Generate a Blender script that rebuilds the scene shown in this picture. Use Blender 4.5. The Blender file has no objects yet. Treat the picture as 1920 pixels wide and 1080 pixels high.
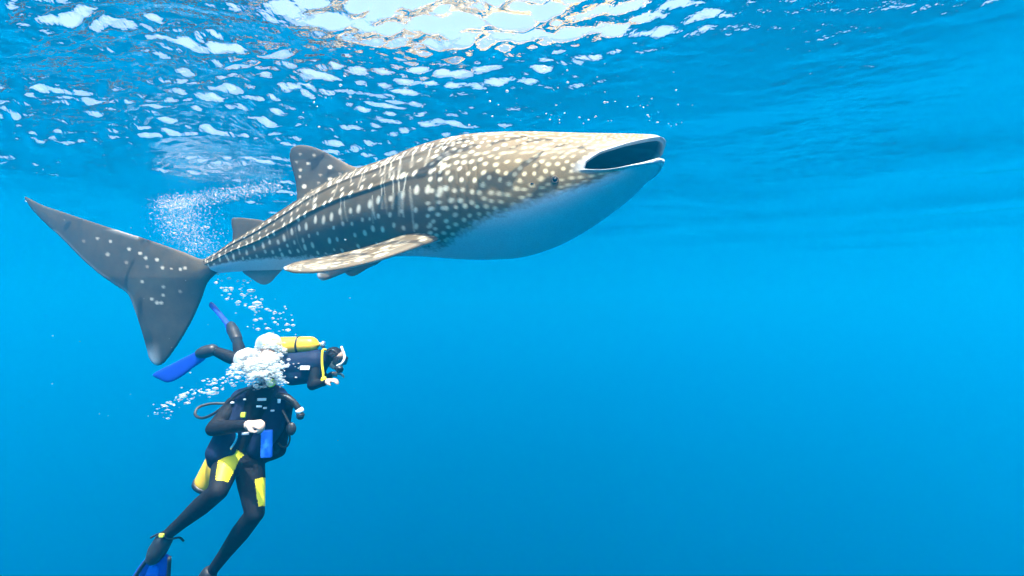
import bpy, bmesh, math, random
import numpy as np
from mathutils import Vector, Matrix

# ------------------------------------------------------------------ camera, sky, sun, exposure
S = bpy.context.scene
COL = S.collection
F_PX, PITCH, CAM_Z = 950.0, math.radians(2.5), -2.2
cam_d = bpy.data.cameras.new('camera')
cam = bpy.data.objects.new('camera', cam_d)
COL.objects.link(cam)
cam.location = (0, 0, CAM_Z)
cam.rotation_euler = (math.pi / 2 + PITCH, 0, 0)
cam_d.sensor_width = 36.0
cam_d.lens = 36.0 * F_PX / 1920.0
cam_d.clip_end = 2000.0
cam_d.clip_start = 0.05
S.camera = cam

SUN_EL, SUN_AZ = math.radians(69), math.radians(172)      # azimuth from +Y towards +X
world = bpy.data.worlds.new('World')
S.world = world
world.use_nodes = True
wn = world.node_tree
wn.nodes.clear()
sky = wn.nodes.new('ShaderNodeTexSky')
sky.sky_type = 'NISHITA'
sky.sun_disc = False
sky.sun_elevation = SUN_EL
sky.sun_rotation = SUN_AZ
sky.dust_density = 7.0
sky.air_density = 0.75
bgn = wn.nodes.new('ShaderNodeBackground')
bgn.inputs[1].default_value = 0.15
wo = wn.nodes.new('ShaderNodeOutputWorld')
wn.links.new(sky.outputs[0], bgn.inputs[0])
wn.links.new(bgn.outputs[0], wo.inputs[0])

sun_l = bpy.data.lights.new('sun', 'SUN')
sun_l.energy = 5.0
sun_l.angle = math.radians(0.53)
sun_l.color = (1.0, 0.96, 0.88)
sun = bpy.data.objects.new('sun', sun_l)
COL.objects.link(sun)
sdir = Vector((math.sin(SUN_AZ) * math.cos(SUN_EL), math.cos(SUN_AZ) * math.cos(SUN_EL), math.sin(SUN_EL)))
sun.rotation_euler = (-sdir).to_track_quat('-Z', 'Y').to_euler()
sun.location = sdir * 30

S.view_settings.view_transform = 'Standard'
S.view_settings.look = 'None'
S.view_settings.gamma = 1.0
S.view_settings.exposure = 2.15
S.render.engine = 'CYCLES'
cy = S.cycles
cy.use_denoising = True
cy.max_bounces = 6
cy.volume_bounces = 1
cy.transparent_max_bounces = 12
cy.sample_clamp_indirect = 6.0
cy.caustics_refractive = False
cy.caustics_reflective = False

# ------------------------------------------------------------------ helpers
cp, sp = math.cos(PITCH), math.sin(PITCH)
def P(px, py, d):
    """point seen at pixel (px, py) of the 1920x1080 photograph, d metres ahead"""
    x = (px - 960.0) / F_PX * d
    v = -(py - 540.0) / F_PX * d
    return Vector((x, d * cp - v * sp, CAM_Z + d * sp + v * cp))
def PA(px, py, d):
    px, py, d = np.broadcast_arrays(np.asarray(px, float), np.asarray(py, float), np.asarray(d, float))
    x = (px - 960.0) / F_PX * d
    v = -(py - 540.0) / F_PX * d
    return np.stack([x, d * cp - v * sp, CAM_Z + d * sp + v * cp], -1)

def link(name, me, mat=None, parent=None, smooth=True):
    o = bpy.data.objects.new(name, me)
    COL.objects.link(o)
    if mat is not None and not me.materials:
        me.materials.append(mat)
    if smooth and len(me.polygons):
        me.polygons.foreach_set('use_smooth', [True] * len(me.polygons))
    if parent is not None:
        o.parent = parent
    return o
def tag(o, label, cat, group=None, kind=None):
    o['label'] = label
    if cat: o['category'] = cat
    if group: o['group'] = group
    if kind: o['kind'] = kind
    return o
def mesh_np(name, V, Fc, attrs=None):
    me = bpy.data.meshes.new(name)
    V = np.asarray(V, np.float32); Fc = np.asarray(Fc, np.int32)
    n, k = Fc.shape
    me.vertices.add(len(V)); me.vertices.foreach_set('co', V.ravel())
    me.loops.add(n * k); me.loops.foreach_set('vertex_index', Fc.ravel())
    me.polygons.add(n)
    me.polygons.foreach_set('loop_start', np.arange(n, dtype=np.int32) * k)
    me.update(calc_edges=True)
    me.validate()
    for a, arr in (attrs or {}).items():
        at = me.attributes.new(a, 'FLOAT', 'POINT')
        at.data.foreach_set('value', np.asarray(arr, np.float32))
    return me
def catmull(pts, t):
    """Catmull-Rom through rows of pts, parameter t in [0, n-1]"""
    pts = np.asarray(pts, float); t = np.asarray(t, float)
    n = len(pts)
    ext = np.vstack([2 * pts[0] - pts[1], pts, 2 * pts[-1] - pts[-2]])
    i = np.clip(np.floor(t).astype(int), 0, n - 2)
    f = (t - i)[..., None]
    p0, p1, p2, p3 = ext[i], ext[i + 1], ext[i + 2], ext[i + 3]
    return 0.5 * ((2 * p1) + (-p0 + p2) * f + (2 * p0 - 5 * p1 + 4 * p2 - p3) * f ** 2 + (-p0 + 3 * p1 - 3 * p2 + p3) * f ** 3)
def smooth_line(pts, n):
    return catmull(pts, np.linspace(0, len(pts) - 1, n))
def vnoise(x, y, seed=0):
    """cheap smooth value noise, arrays"""
    xi, yi = np.floor(x).astype(np.int64), np.floor(y).astype(np.int64)
    fx, fy = x - xi, y - yi
    fx = fx * fx * (3 - 2 * fx); fy = fy * fy * (3 - 2 * fy)
    def h(a, b):
        v = (a * 374761393 + b * 668265263 + seed * 974711) & 0x7fffffff
        v = ((v ^ (v >> 13)) * 1274126177) & 0x7fffffff
        return ((v ^ (v >> 16)) & 0xffff) / 65535.0
    return (h(xi, yi) * (1 - fx) + h(xi + 1, yi) * fx) * (1 - fy) + (h(xi, yi + 1) * (1 - fx) + h(xi + 1, yi + 1) * fx) * fy

# ------------------------------------------------------------------ materials
def mat_new(name):
    m = bpy.data.materials.new(name); m.use_nodes = True
    nt = m.node_tree; nt.nodes.clear()
    out = nt.nodes.new('ShaderNodeOutputMaterial')
    return m, nt, out
def simple(name, col, rough=0.5, noise=0.25, scale=14.0, metal=0.0, bump=0.15, coat=0.0, spec=0.4):
    m, nt, out = mat_new(name)
    b = nt.nodes.new('ShaderNodeBsdfPrincipled')
    tc = nt.nodes.new('ShaderNodeTexCoord')
    nz = nt.nodes.new('ShaderNodeTexNoise'); nz.inputs['Scale'].default_value = scale; nz.inputs['Detail'].default_value = 5
    nt.links.new(tc.outputs['Object'], nz.inputs['Vector'])
    mx = nt.nodes.new('ShaderNodeMix'); mx.data_type = 'RGBA'
    mx.inputs['A'].default_value = (*[c * (1 - noise) for c in col], 1)
    mx.inputs['B'].default_value = (*[min(1, c * (1 + noise)) for c in col], 1)
    nt.links.new(nz.outputs['Fac'], mx.inputs['Factor'])
    nt.links.new(mx.outputs['Result'], b.inputs['Base Color'])
    b.inputs['Roughness'].default_value = rough
    b.inputs['Metallic'].default_value = metal
    b.inputs['Coat Weight'].default_value = coat
    b.inputs['Specular IOR Level'].default_value = spec
    if bump:
        bp = nt.nodes.new('ShaderNodeBump'); bp.inputs['Strength'].default_value = bump; bp.inputs['Distance'].default_value = 0.01
        nt.links.new(nz.outputs['Fac'], bp.inputs['Height']); nt.links.new(bp.outputs[0], b.inputs['Normal'])
    nt.links.new(b.outputs[0], out.inputs[0])
    return m
M = {}
M['neoprene'] = simple('black_neoprene', (0.005, 0.006, 0.009), 0.7, 0.3, 16, bump=0.9, spec=0.14)
M['vest'] = simple('navy_nylon', (0.005, 0.013, 0.042), 0.65, 0.35, 40, spec=0.15)
M['yellow_suit'] = simple('yellow_neoprene', (0.82, 0.72, 0.015), 0.5, 0.08, 20)
M['tank'] = simple('yellow_tank_paint', (0.80, 0.50, 0.02), 0.35, 0.1, 9)
M['rubber'] = simple('black_rubber', (0.015, 0.016, 0.018), 0.45, 0.2, 25)
M['fin_blue'] = simple('blue_fin_plastic', (0.01, 0.05, 0.42), 0.35, 0.15, 12)
M['blue_panel'] = simple('blue_fabric', (0.02, 0.16, 0.75), 0.5, 0.1, 18)
M['skin'] = simple('bare_skin', (0.50, 0.36, 0.28), 0.6, 0.1, 25)
M['steel'] = simple('steel', (0.75, 0.76, 0.78), 0.25, 0.1, 20, metal=0.8)
M['white_trim'] = simple('white_plastic', (0.8, 0.82, 0.82), 0.4, 0.05, 20)
M['lime'] = simple('lime_plastic', (0.62, 0.80, 0.05), 0.4, 0.1, 15)
M['hair'] = simple('dark_hair', (0.03, 0.022, 0.018), 0.6, 0.3, 60)
M['eye'] = simple('dark_eye', (0.01, 0.01, 0.012), 0.12, 0.1, 20, bump=0)
M['eye_rim'] = simple('eye_rim_skin', (0.10, 0.08, 0.05), 0.7, 0.2, 60)
def glass_mat(name, col, alpha):
    m, nt, out = mat_new(name)
    t = nt.nodes.new('ShaderNodeBsdfTransparent'); t.inputs[0].default_value = (*col, 1)
    g = nt.nodes.new('ShaderNodeBsdfGlossy'); g.inputs['Roughness'].default_value = 0.05
    mx = nt.nodes.new('ShaderNodeMixShader'); mx.inputs[0].default_value = alpha
    nt.links.new(t.outputs[0], mx.inputs[1]); nt.links.new(g.outputs[0], mx.inputs[2]); nt.links.new(mx.outputs[0], out.inputs[0])
    return m
M['lens'] = glass_mat('mask_glass', (0.8, 0.92, 0.95), 0.25)
def bubble_mat():
    m, nt, out = mat_new('bubble_film')
    t = nt.nodes.new('ShaderNodeBsdfTransparent'); t.inputs[0].default_value = (0.97, 1, 1, 1)
    g = nt.nodes.new('ShaderNodeBsdfGlossy'); g.inputs['Roughness'].default_value = 0.12
    d = nt.nodes.new('ShaderNodeBsdfDiffuse'); d.inputs[0].default_value = (0.9, 0.93, 0.93, 1)
    tl = nt.nodes.new('ShaderNodeBsdfTranslucent'); tl.inputs[0].default_value = (0.9, 0.93, 0.93, 1)
    a = nt.nodes.new('ShaderNodeMixShader'); a.inputs[0].default_value = 0.45
    nt.links.new(d.outputs[0], a.inputs[1]); nt.links.new(tl.outputs[0], a.inputs[2])
    b = nt.nodes.new('ShaderNodeMixShader'); b.inputs[0].default_value = 0.3
    nt.links.new(a.outputs[0], b.inputs[1]); nt.links.new(g.outputs[0], b.inputs[2])
    lw = nt.nodes.new('ShaderNodeLayerWeight'); lw.inputs[0].default_value = 0.5
    mr = nt.nodes.new('ShaderNodeMapRange'); mr.inputs['To Min'].default_value = 0.22; mr.inputs['To Max'].default_value = 0.95
    nt.links.new(lw.outputs['Facing'], mr.inputs['Value'])
    c = nt.nodes.new('ShaderNodeMixShader')
    nt.links.new(mr.outputs[0], c.inputs[0])
    nt.links.new(t.outputs[0], c.inputs[1]); nt.links.new(b.outputs[0], c.inputs[2]); nt.links.new(c.outputs[0], out.inputs[0])
    return m
M['bubble'] = bubble_mat()

def shark_mat():
    m, nt, out = mat_new('whale_shark_skin')
    L = nt.links.new
    def attr(n):
        a = nt.nodes.new('ShaderNodeAttribute'); a.attribute_name = n; return a.outputs['Fac']
    def mix(fac, A, B):
        x = nt.nodes.new('ShaderNodeMix'); x.data_type = 'RGBA'
        for sock, v in (('Factor', fac), ('A', A), ('B', B)):
            if isinstance(v, tuple): x.inputs[sock].default_value = (*v, 1)
            elif isinstance(v, float): x.inputs[sock].default_value = v
            else: L(v, x.inputs[sock])
        return x.outputs['Result']
    tc = nt.nodes.new('ShaderNodeTexCoord')
    n1 = nt.nodes.new('ShaderNodeTexNoise'); n1.inputs['Scale'].default_value = 7; n1.inputs['Detail'].default_value = 6
    n2 = nt.nodes.new('ShaderNodeTexNoise'); n2.inputs['Scale'].default_value = 90; n2.inputs['Detail'].default_value = 4
    L(tc.outputs['Object'], n1.inputs['Vector']); L(tc.outputs['Object'], n2.inputs['Vector'])
    dark = mix(n1.outputs['Fac'], (0.052, 0.039, 0.020), (0.13, 0.098, 0.052))
    tan = mix(n1.outputs['Fac'], (0.105, 0.072, 0.028), (0.21, 0.145, 0.060))
    base = mix(attr('tan'), dark, tan)
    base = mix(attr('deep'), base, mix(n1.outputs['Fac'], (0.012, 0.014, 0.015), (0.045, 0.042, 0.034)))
    cream = mix(attr('tan'), (0.74, 0.69, 0.55), (0.66, 0.56, 0.34))
    base = mix(attr('spot'), base, cream)
    base = mix(attr('belly'), base, (0.58, 0.60, 0.60))
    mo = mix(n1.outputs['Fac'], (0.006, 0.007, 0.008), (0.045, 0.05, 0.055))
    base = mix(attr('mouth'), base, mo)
    hs = nt.nodes.new('ShaderNodeMix'); hs.data_type = 'RGBA'; hs.blend_type = 'MULTIPLY'; hs.inputs['Factor'].default_value = 0.45
    L(base, hs.inputs['A'])
    g = nt.nodes.new('ShaderNodeMapRange'); g.inputs['To Min'].default_value = 0.35; g.inputs['To Max'].default_value = 1.5
    L(n2.outputs['Fac'], g.inputs['Value']); L(g.outputs[0], hs.inputs['B'])
    b = nt.nodes.new('ShaderNodeBsdfPrincipled')
    L(hs.outputs['Result'], b.inputs['Base Color'])
    b.inputs['Roughness'].default_value = 0.55
    b.inputs['Specular IOR Level'].default_value = 0.25
    bp = nt.nodes.new('ShaderNodeBump'); bp.inputs['Strength'].default_value = 0.25; bp.inputs['Distance'].default_value = 0.006
    L(n2.outputs['Fac'], bp.inputs['Height']); L(bp.outputs[0], b.inputs['Normal'])
    L(b.outputs[0], out.inputs[0])
    return m
M['shark'] = shark_mat()

def water_surface_mat():
    m, nt, out = mat_new('sea_water_surface')
    L = nt.links.new
    tc = nt.nodes.new('ShaderNodeTexCoord')
    mp = nt.nodes.new('ShaderNodeMapping'); mp.inputs['Scale'].default_value = (1, 1, 0)
    L(tc.outputs['Object'], mp.inputs['Vector'])
    nz = nt.nodes.new('ShaderNodeTexNoise'); nz.inputs['Scale'].default_value = 15; nz.inputs['Detail'].default_value = 2
    L(mp.outputs[0], nz.inputs['Vector'])
    bp = nt.nodes.new('ShaderNodeBump'); bp.inputs['Strength'].default_value = 0.5; bp.inputs['Distance'].default_value = 0.022
    L(nz.outputs['Fac'], bp.inputs['Height'])
    fr = nt.nodes.new('ShaderNodeFresnel'); fr.inputs['IOR'].default_value = 1.33
    L(bp.outputs[0], fr.inputs['Normal'])
    gl = nt.nodes.new('ShaderNodeBsdfGlossy'); gl.inputs['Roughness'].default_value = 0.03; gl.inputs['Color'].default_value = (1, 1, 1, 1)
    L(bp.outputs[0], gl.inputs['Normal'])
    tr = nt.nodes.new('ShaderNodeBsdfTransparent'); tr.inputs[0].default_value = (0.97, 0.985, 1, 1)
    rf = nt.nodes.new('ShaderNodeBsdfRefraction'); rf.inputs['IOR'].default_value = 1.33; rf.inputs['Roughness'].default_value = 0.05
    L(bp.outputs[0], rf.inputs['Normal'])
    a = nt.nodes.new('ShaderNodeMixShader'); a.inputs[0].default_value = 0.35
    L(tr.outputs[0], a.inputs[1]); L(rf.outputs[0], a.inputs[2])
    b = nt.nodes.new('ShaderNodeMixShader')
    L(fr.outputs[0], b.inputs[0]); L(a.outputs[0], b.inputs[1]); L(gl.outputs[0], b.inputs[2])
    L(b.outputs[0], out.inputs[0])
    return m
M['water'] = water_surface_mat()
M['seabed'] = simple('deep_sand', (0.10, 0.12, 0.13), 0.9, 0.3, 0.05)

# ------------------------------------------------------------------ sea surface, sea floor, haze
def graded(lo, hi, fine_lo, fine_hi, step, grow=1.09):
    a = list(np.arange(fine_lo, fine_hi, step))
    s, x = step, a[-1]
    while x < hi:
        s *= grow; x += s; a.append(x)
    s, x, pre = step, a[0], []
    while x > lo:
        s *= grow; x -= s; pre.append(x)
    return np.array(pre[::-1] + a)
R_SEA = 160.0
gx = graded(-R_SEA, R_SEA, -7.5, 7.0, 0.026)
gy = graded(-R_SEA, R_SEA, 2.4, 12.0, 0.026)
X, Y = np.meshgrid(gx, gy)
rng = np.random.default_rng(11)
Z = np.zeros_like(X)
CHOP = 0.55 + 1.6 * np.clip(0.4 - X / 6.0, 0.0, 1.0) * np.clip(1.4 - np.abs(Y - 5) / 9, 0, 1) + 0.9 * np.exp(-((Y - 3.4) / .9) ** 2) * np.exp(-((X - .1) / 2.0) ** 2)
gust = np.clip((0.6 * vnoise(X * 0.55 + 3.1, Y * 0.9, 12) + 0.4 * vnoise(X * 1.5, Y * 2.3, 13) - 0.33) / 0.34, 0, 1)
gust = np.clip(gust + 0.25 * np.clip((-1.6 - X) / 1.5, 0, 1) * np.clip((9 - Y) / 2, 0, 1), 0, 1)
CHOP = CHOP * (0.30 + 0.85 * gust ** 1.5)
warp = 0.35 * (vnoise(X * 0.6, Y * 0.6, 3) - 0.5)
for k in range(84):
    lam = 0.14 * (5.0 / 0.14) ** (rng.random() ** 1.7)
    ang = rng.normal(math.radians(78), 0.55)
    slope = 0.030 * (0.6 + 0.8 * rng.random()) * (1.5 if lam < .3 else .8 if lam < .7 else .6)
    kk = 2 * math.pi / lam
    ph = rng.random() * 6.283
    arg = kk * ((X + warp) * math.cos(ang) + (Y + warp) * math.sin(ang)) + ph
    local = np.maximum(np.gradient(gx)[None, :], np.gradient(gy)[:, None])
    fade = np.clip(lam / (local * 3.0) - 0.45, 0, 1)
    w = np.sin(arg)
    w = w + 0.25 * np.cos(2 * arg)
    Z += slope / kk * w * fade * (CHOP if lam < 2.0 else 1.0)
# a steep crest passing just ahead, and a rougher patch on the left
Z += 0.115 * np.cos((Y - 2.85 - 0.10 * X + 0.12 * np.sin(X * 2.1)) * math.pi / 1.2) * np.exp(-((Y - 3.4) / 0.95) ** 4) * np.exp(-((X + 0.25) / 1.75) ** 4)
ny, nx = X.shape
V = np.stack([X, Y, Z], -1).reshape(-1, 3)
idx = np.arange(nx * ny).reshape(ny, nx)
Fq = np.stack([idx[:-1, :-1], idx[:-1, 1:], idx[1:, 1:], idx[1:, :-1]], -1).reshape(-1, 4)
sea = link('sea_surface', mesh_np('sea_surface', V, Fq), M['water'])
tag(sea, 'rippling sea surface seen from below with bright sun glitter', None, kind='structure')

def box_mesh(name, lo, hi):
    bm = bmesh.new()
    bmesh.ops.create_cube(bm, size=1)
    for v in bm.verts:
        v.co = Vector([(lo[i] + hi[i]) / 2 + v.co[i] * (hi[i] - lo[i]) for i in range(3)])
    me = bpy.data.meshes.new(name); bm.to_mesh(me); bm.free(); return me
fx = np.linspace(-158, 158, 60)
X2, Y2 = np.meshgrid(fx, fx)
Z2 = -90 + 4 * vnoise(X2 * 0.03, Y2 * 0.03, 5) + 1.2 * vnoise(X2 * 0.12, Y2 * 0.12, 6)
i2 = np.arange(3600).reshape(60, 60)
Fq = np.stack([i2[:-1, :-1], i2[:-1, 1:], i2[1:, 1:], i2[1:, :-1]], -1).reshape(-1, 4)
fl = link('sea_floor', mesh_np('sea_floor', np.stack([X2, Y2, Z2], -1).reshape(-1, 3), Fq), M['seabed'])
tag(fl, 'deep sandy sea floor lost in the blue', None, kind='structure')

hm, nt, out = mat_new('sea_water_body')
pv = nt.nodes.new('ShaderNodeVolumePrincipled')
pv.inputs['Density'].default_value = 0.033
pv.inputs['Color'].default_value = (0.0, 0.43, 0.89, 1)
pv.inputs['Absorption Color'].default_value = (0.03, 0.1, 0.5, 1)
pv.inputs['Anisotropy'].default_value = 0.6
nt.links.new(pv.outputs[0], out.inputs['Volume'])
hz = link('haze', box_mesh('haze', (-162, -162, -92), (162, 162, 0.9)), hm, smooth=False)
tag(hz, 'blue sea water fading everything with distance', None, kind='stuff')

# ------------------------------------------------------------------ whale shark
# stations: top pixel, bottom pixel, distance, half width (m)
ST = np.array([
    [1237, 279, 1238, 316, 4.20, .36],
    [1224, 266, 1216, 338, 4.21, .42],
    [1192, 262, 1180, 372, 4.23, .475],
    [1140, 260, 1120, 416, 4.27, .52],
    [1080, 258, 1050, 456, 4.33, .545],
    [1010, 255, 980, 480, 4.41, .555],
    [940, 255, 915, 486, 4.50, .55],
    [880, 260, 855, 485, 4.58, .53],
    [815, 276, 800, 481, 4.68, .50],
    [750, 300, 745, 480, 4.80, .45],
    [690, 318, 690, 486, 4.92, .395],
    [628, 343, 640, 492, 5.05, .335],
    [565, 378, 590, 498, 5.20, .27],
    [500, 417, 525, 506, 5.36, .20],
    [450, 447, 462, 508, 5.50, .14],
    [410, 473, 420, 511, 5.62, .10],
    [375, 489, 390, 516, 5.74, .07],
    [345, 500, 362, 524, 5.84, .04],
    [322, 510, 335, 528, 5.92, .015]])
NS = len(ST)
BELLY = np.array([.55, .58, .62, .645, .635, .67, .775, .92, .95, .96, .97, .93, .86, .74, .69, .62, .55, .5, .5])
_tf = np.linspace(0, NS - 1, 800)
_st = catmull(ST, _tf)
_T = PA(_st[:, 0], _st[:, 1], _st[:, 4]); _B = PA(_st[:, 2], _st[:, 3], _st[:, 4])
_C = (_T + _B) / 2
_ax = np.gradient(_C, axis=0); _ax /= np.linalg.norm(_ax, axis=1, keepdims=True)      # points to the tail
_up = _T - _B; _H = np.linalg.norm(_up, axis=1) / 2; _up /= (2 * _H)[:, None]
_n = np.cross(_up, -_ax); _n /= np.linalg.norm(_n, axis=1, keepdims=True)
if _n[200, 1] > 0: _n = -_n                                                             # near side
_arc = np.concatenate([[0], np.cumsum(np.linalg.norm(np.diff(_C, axis=0), axis=1))])
def frame(sig):
    f = lambda a: np.interp(sig, _tf, a)
    f3 = lambda a: np.stack([np.interp(sig, _tf, a[:, i]) for i in range(3)], -1)
    return f3(_C), f3(_n), f3(_up), f3(-_ax), f(_H), f(_st[:, 5]), f(_arc)
RIDGES = (0.16, 0.30, 0.44)
def loft(sig, th, inset=0.0):
    """surface point of the body at station sig and ring angle th (0 near side, pi/2 back)"""
    C, n, up, fw, H, W, A = frame(sig)
    c, s = np.cos(th), np.sin(th)
    v = 0.5 - np.arctan2(s, np.abs(c)) / np.pi          # 0 back .. 1 belly
    rid = sum(np.exp(-((v - r) / 0.013) ** 2) for r in RIDGES) * np.clip((A - 1.5) / 0.8, 0, 1) * np.clip((5.2 - A) / 0.8, 0, 1) * 0.014
    gr = 0
    for k in range(5):
        gr = gr + np.exp(-((A - (1.42 + 0.085 * k) - 0.05 * np.sin(v * 6)) / 0.010) ** 2)
    gr = gr * np.clip((v - 0.36) / 0.04, 0, 1) * np.clip((0.66 - v) / 0.04, 0, 1) * 0.005
    Wd, Hd = W - inset, H - inset
    ex = 0.92
    y = np.sign(c) * np.abs(c) ** ex * (Wd + rid - gr)
    z = np.sign(s) * np.abs(s) ** ex * (Hd + rid * 0.5)
    return C + n * y[..., None] + up * z[..., None], A, v
# rim of the open mouth: station of the lip for every ring angle
_ra = np.radians([-90, -60, -38, -24, -14, -7, 0, 6, 14, 21, 25, 28, 34, 44, 60, 90])
_rs = np.array([0, .22, .8, 1.5, 2.2, 2.9, 3.45, 3.42, 3.1, 2.4, 1.7, 1.15, .7, .35, .12, 0.])
NTH, NT = 400, 640
th = np.linspace(-math.pi, math.pi, NTH, endpoint=False)
thf = np.where(np.abs(th) > math.pi / 2, np.sign(th) * (math.pi - np.abs(th)), th)
rim = np.interp(thf, _ra, _rs)
rows, aA, aV, aM = [], [], [], []
LIP = np.interp(thf, np.radians([-90, -30, 0, 30, 90]), [.055, .045, .02, .035, .06])
# throat: inner wall from deep inside out to the rim
for q in np.linspace(1, 0, 26):
    sig = rim + (7.0 - rim) * q ** 1.3
    p, A, v = loft(sig, th, inset=LIP * 1.0 + 0.03 * q)
    if q == 1: p = p * 0.05 + p.mean(0) * 0.95
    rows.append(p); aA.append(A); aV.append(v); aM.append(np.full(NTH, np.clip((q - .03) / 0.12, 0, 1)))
# lip roll
O, A0, v0 = loft(rim, th); I, _, _ = loft(rim, th, inset=LIP)
fwd = frame(rim)[3]
mid, half = (O + I) / 2, (O - I) / 2
hl = np.linalg.norm(half, axis=1, keepdims=True)
for ph in np.linspace(math.pi, 0, 9)[1:-1]:
    rows.append(mid + half * math.cos(ph) * 1.15 + fwd * hl * math.sin(ph) * 1.0); aA.append(A0); aV.append(v0); aM.append(np.zeros(NTH))
n_in = len(rows)
for t in np.linspace(0, 1, NT):
    sig = rim + (NS - 1 - rim) * t
    bulge = np.where(thf < 0, LIP * 0.4, LIP * .12) * math.exp(-(t / 0.010) ** 2)
    p, A, v = loft(sig, th, inset=-bulge)
    rows.append(p); aA.append(A); aV.append(v); aM.append(np.zeros(NTH))
rows = np.array(rows); aA = np.array(aA); aV = np.array(aV); aM = np.array(aM)
nr = len(rows)

# --- skin pattern drawn on (A metres from snout, girth metres from the back)
RES = 0.005
PW, PHt = int(5.9 / RES), int(1.85 / RES)
pat = np.zeros((PHt, PW), np.float32)
def girth_at(a):
    sg = np.interp(a, _arc, _tf)
    H = np.interp(sg, _tf, _H); W = np.interp(sg, _tf, _st[:, 5])
    return math.pi / 2 * np.sqrt((H * H + W * W) / 2)        # back to side = half of this... quarter ring
def stamp(a, g, ra, rg, val=1.0, rot=0.0):
    """soft ellipse"""
    R = max(ra, rg) * 1.6
    i0, i1 = max(0, int((a - R) / RES)), min(PW, int((a + R) / RES) + 2)
    j0, j1 = max(0, int((g - R) / RES)), min(PHt, int((g + R) / RES) + 2)
    if i0 >= i1 or j0 >= j1: return
    aa = (np.arange(i0, i1) + .5) * RES - a; gg = (np.arange(j0, j1) + .5) * RES - g
    Aa, Gg = np.meshgrid(aa, gg)
    c, s = math.cos(rot), math.sin(rot)
    u, w = Aa * c + Gg * s, -Aa * s + Gg * c
    d = np.sqrt((u / ra) ** 2 + (w / rg) ** 2)
    pat[j0:j1, i0:i1] = np.maximum(pat[j0:j1, i0:i1], val * np.clip((1.25 - d) / 0.5, 0, 1))
def stroke(pts, r, val):
    pts = np.asarray(pts)
    for (a0, g0), (a1, g1) in zip(pts[:-1], pts[1:]):
        n = max(2, int(math.hypot(a1 - a0, g1 - g0) / (r * 0.7)))
        for k in range(n):
            f = k / n
            stamp(a0 + (a1 - a0) * f, g0 + (g1 - g0) * f, r, r, val)
rnd = random.Random(4)
# flank: columns of large spots along the ridges, thin bars between the columns
a = 1.72
while a < 5.5:
    q = girth_at(a)
    big = min(1.0, q / 0.55)
    for vr, rr in ((0.05, .6), (0.115, .85), (0.215, .75), (0.27, 1.0), (0.36, .7), (0.425, 1.1), (0.52, 1.1), (0.60, .8), (0.68, 1.15), (0.78, .9)):
        if rnd.random() < 0.10: continue
        g = vr * 2 * q + rnd.uniform(-.016, .016)
        r = 0.0185 * rr * rnd.uniform(.75, 1.15) * (0.55 + .45 * big)
        stamp(a + rnd.uniform(-.022, .022), g, r * 0.95, r * 1.35, rnd.uniform(.8, 1.0), rnd.uniform(-.3, .3))
    if a < 3.6:
        for rep in range(rnd.choice((2, 3, 4))):
            ab = a + (0.04, 0.085, 0.06, 0.1)[rep] + rnd.uniform(-.012, .012)
            g0 = (rnd.uniform(.03, .22) if rep < 2 else rnd.uniform(.34, .5)) * 2 * q; g1 = g0 + rnd.uniform(.2, .42) * q * 1.2
            pts, wob = [], rnd.uniform(0, 6)
            for k in range(9):
                gg = g0 + (g1 - g0) * k / 8
                pts.append((ab + 0.018 * math.sin(gg * 9 + wob) - 0.06 * (gg / (2 * q) - .4), gg))
            stroke(pts, rnd.uniform(.004, .0065), rnd.uniform(.4, .8) * min(1, (3.7 - a) / .9))
    a += 0.118 + rnd.uniform(-.008, .008)
# head: crowded dots, some run together into short worm-like lines along the flow
pts, cells = [], {}
tries = 0
while tries < 60000:
    tries += 1
    a, g = rnd.uniform(.08, 1.84), rnd.uniform(0, 1.35)
    sp_ = 0.027 + 0.019 * min(1, max(0, (a - .35) / .9)) + .010 * min(1, g / .8)
    if a > 1.70 and g < 0.35 and rnd.random() < .5: continue
    ci, cj = int(a / .06), int(g / .06)
    ok = True
    for di in (-1, 0, 1):
        for dj in (-1, 0, 1):
            for (b, h, s2) in cells.get((ci + di, cj + dj), ()):
                if (a - b) ** 2 / 1.25 + (g - h) ** 2 < sp_ * sp_: ok = False
    if ok:
        pts.append((a, g, sp_)); cells.setdefault((ci, cj), []).append(pts[-1])
used = set()
order = list(range(len(pts))); rnd.shuffle(order)
PTS = np.array(pts)
for i in order:                                    # short meandering lines, along the body on top of the head, down it at the gills
    a, g, s = pts[i]
    if i in used or a < .55 or a > 1.5 or rnd.random() > (.5 if g < .42 else .03): continue
    chain, flow = [i], (np.array([1., .1]) if a < 1.45 else np.array([.15, 1.]))
    for _ in range(rnd.randint(2, 5) if g < .42 else 2):
        c0 = PTS[chain[-1], :2]
        dv = PTS[:, :2] - c0; dd_ = np.hypot(dv[:, 0], dv[:, 1]) + 1e-9
        score = (dv @ flow) / dd_
        score[(dd_ > s * 1.75) | (dd_ < 1e-6)] = -9
        for u_ in list(used) + chain: score[u_] = -9
        k = int(np.argmax(score))
        if score[k] < .75: break
        chain.append(k)
    if len(chain) < 2: continue
    used.update(chain)
    line = smooth_line(PTS[chain, :2], len(chain) * 4)
    stroke(line, s * rnd.uniform(.15, .22), rnd.uniform(.7, .95))
for i, (a, g, s) in enumerate(pts):
    if i in used: continue
    r = s * rnd.uniform(.24, .35)
    stamp(a, g, r * rnd.uniform(1.0, 1.3), r, rnd.uniform(.8, 1) * (0.35 + .65 * min(1, a / .38)), rnd.uniform(-.5, .5))
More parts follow.
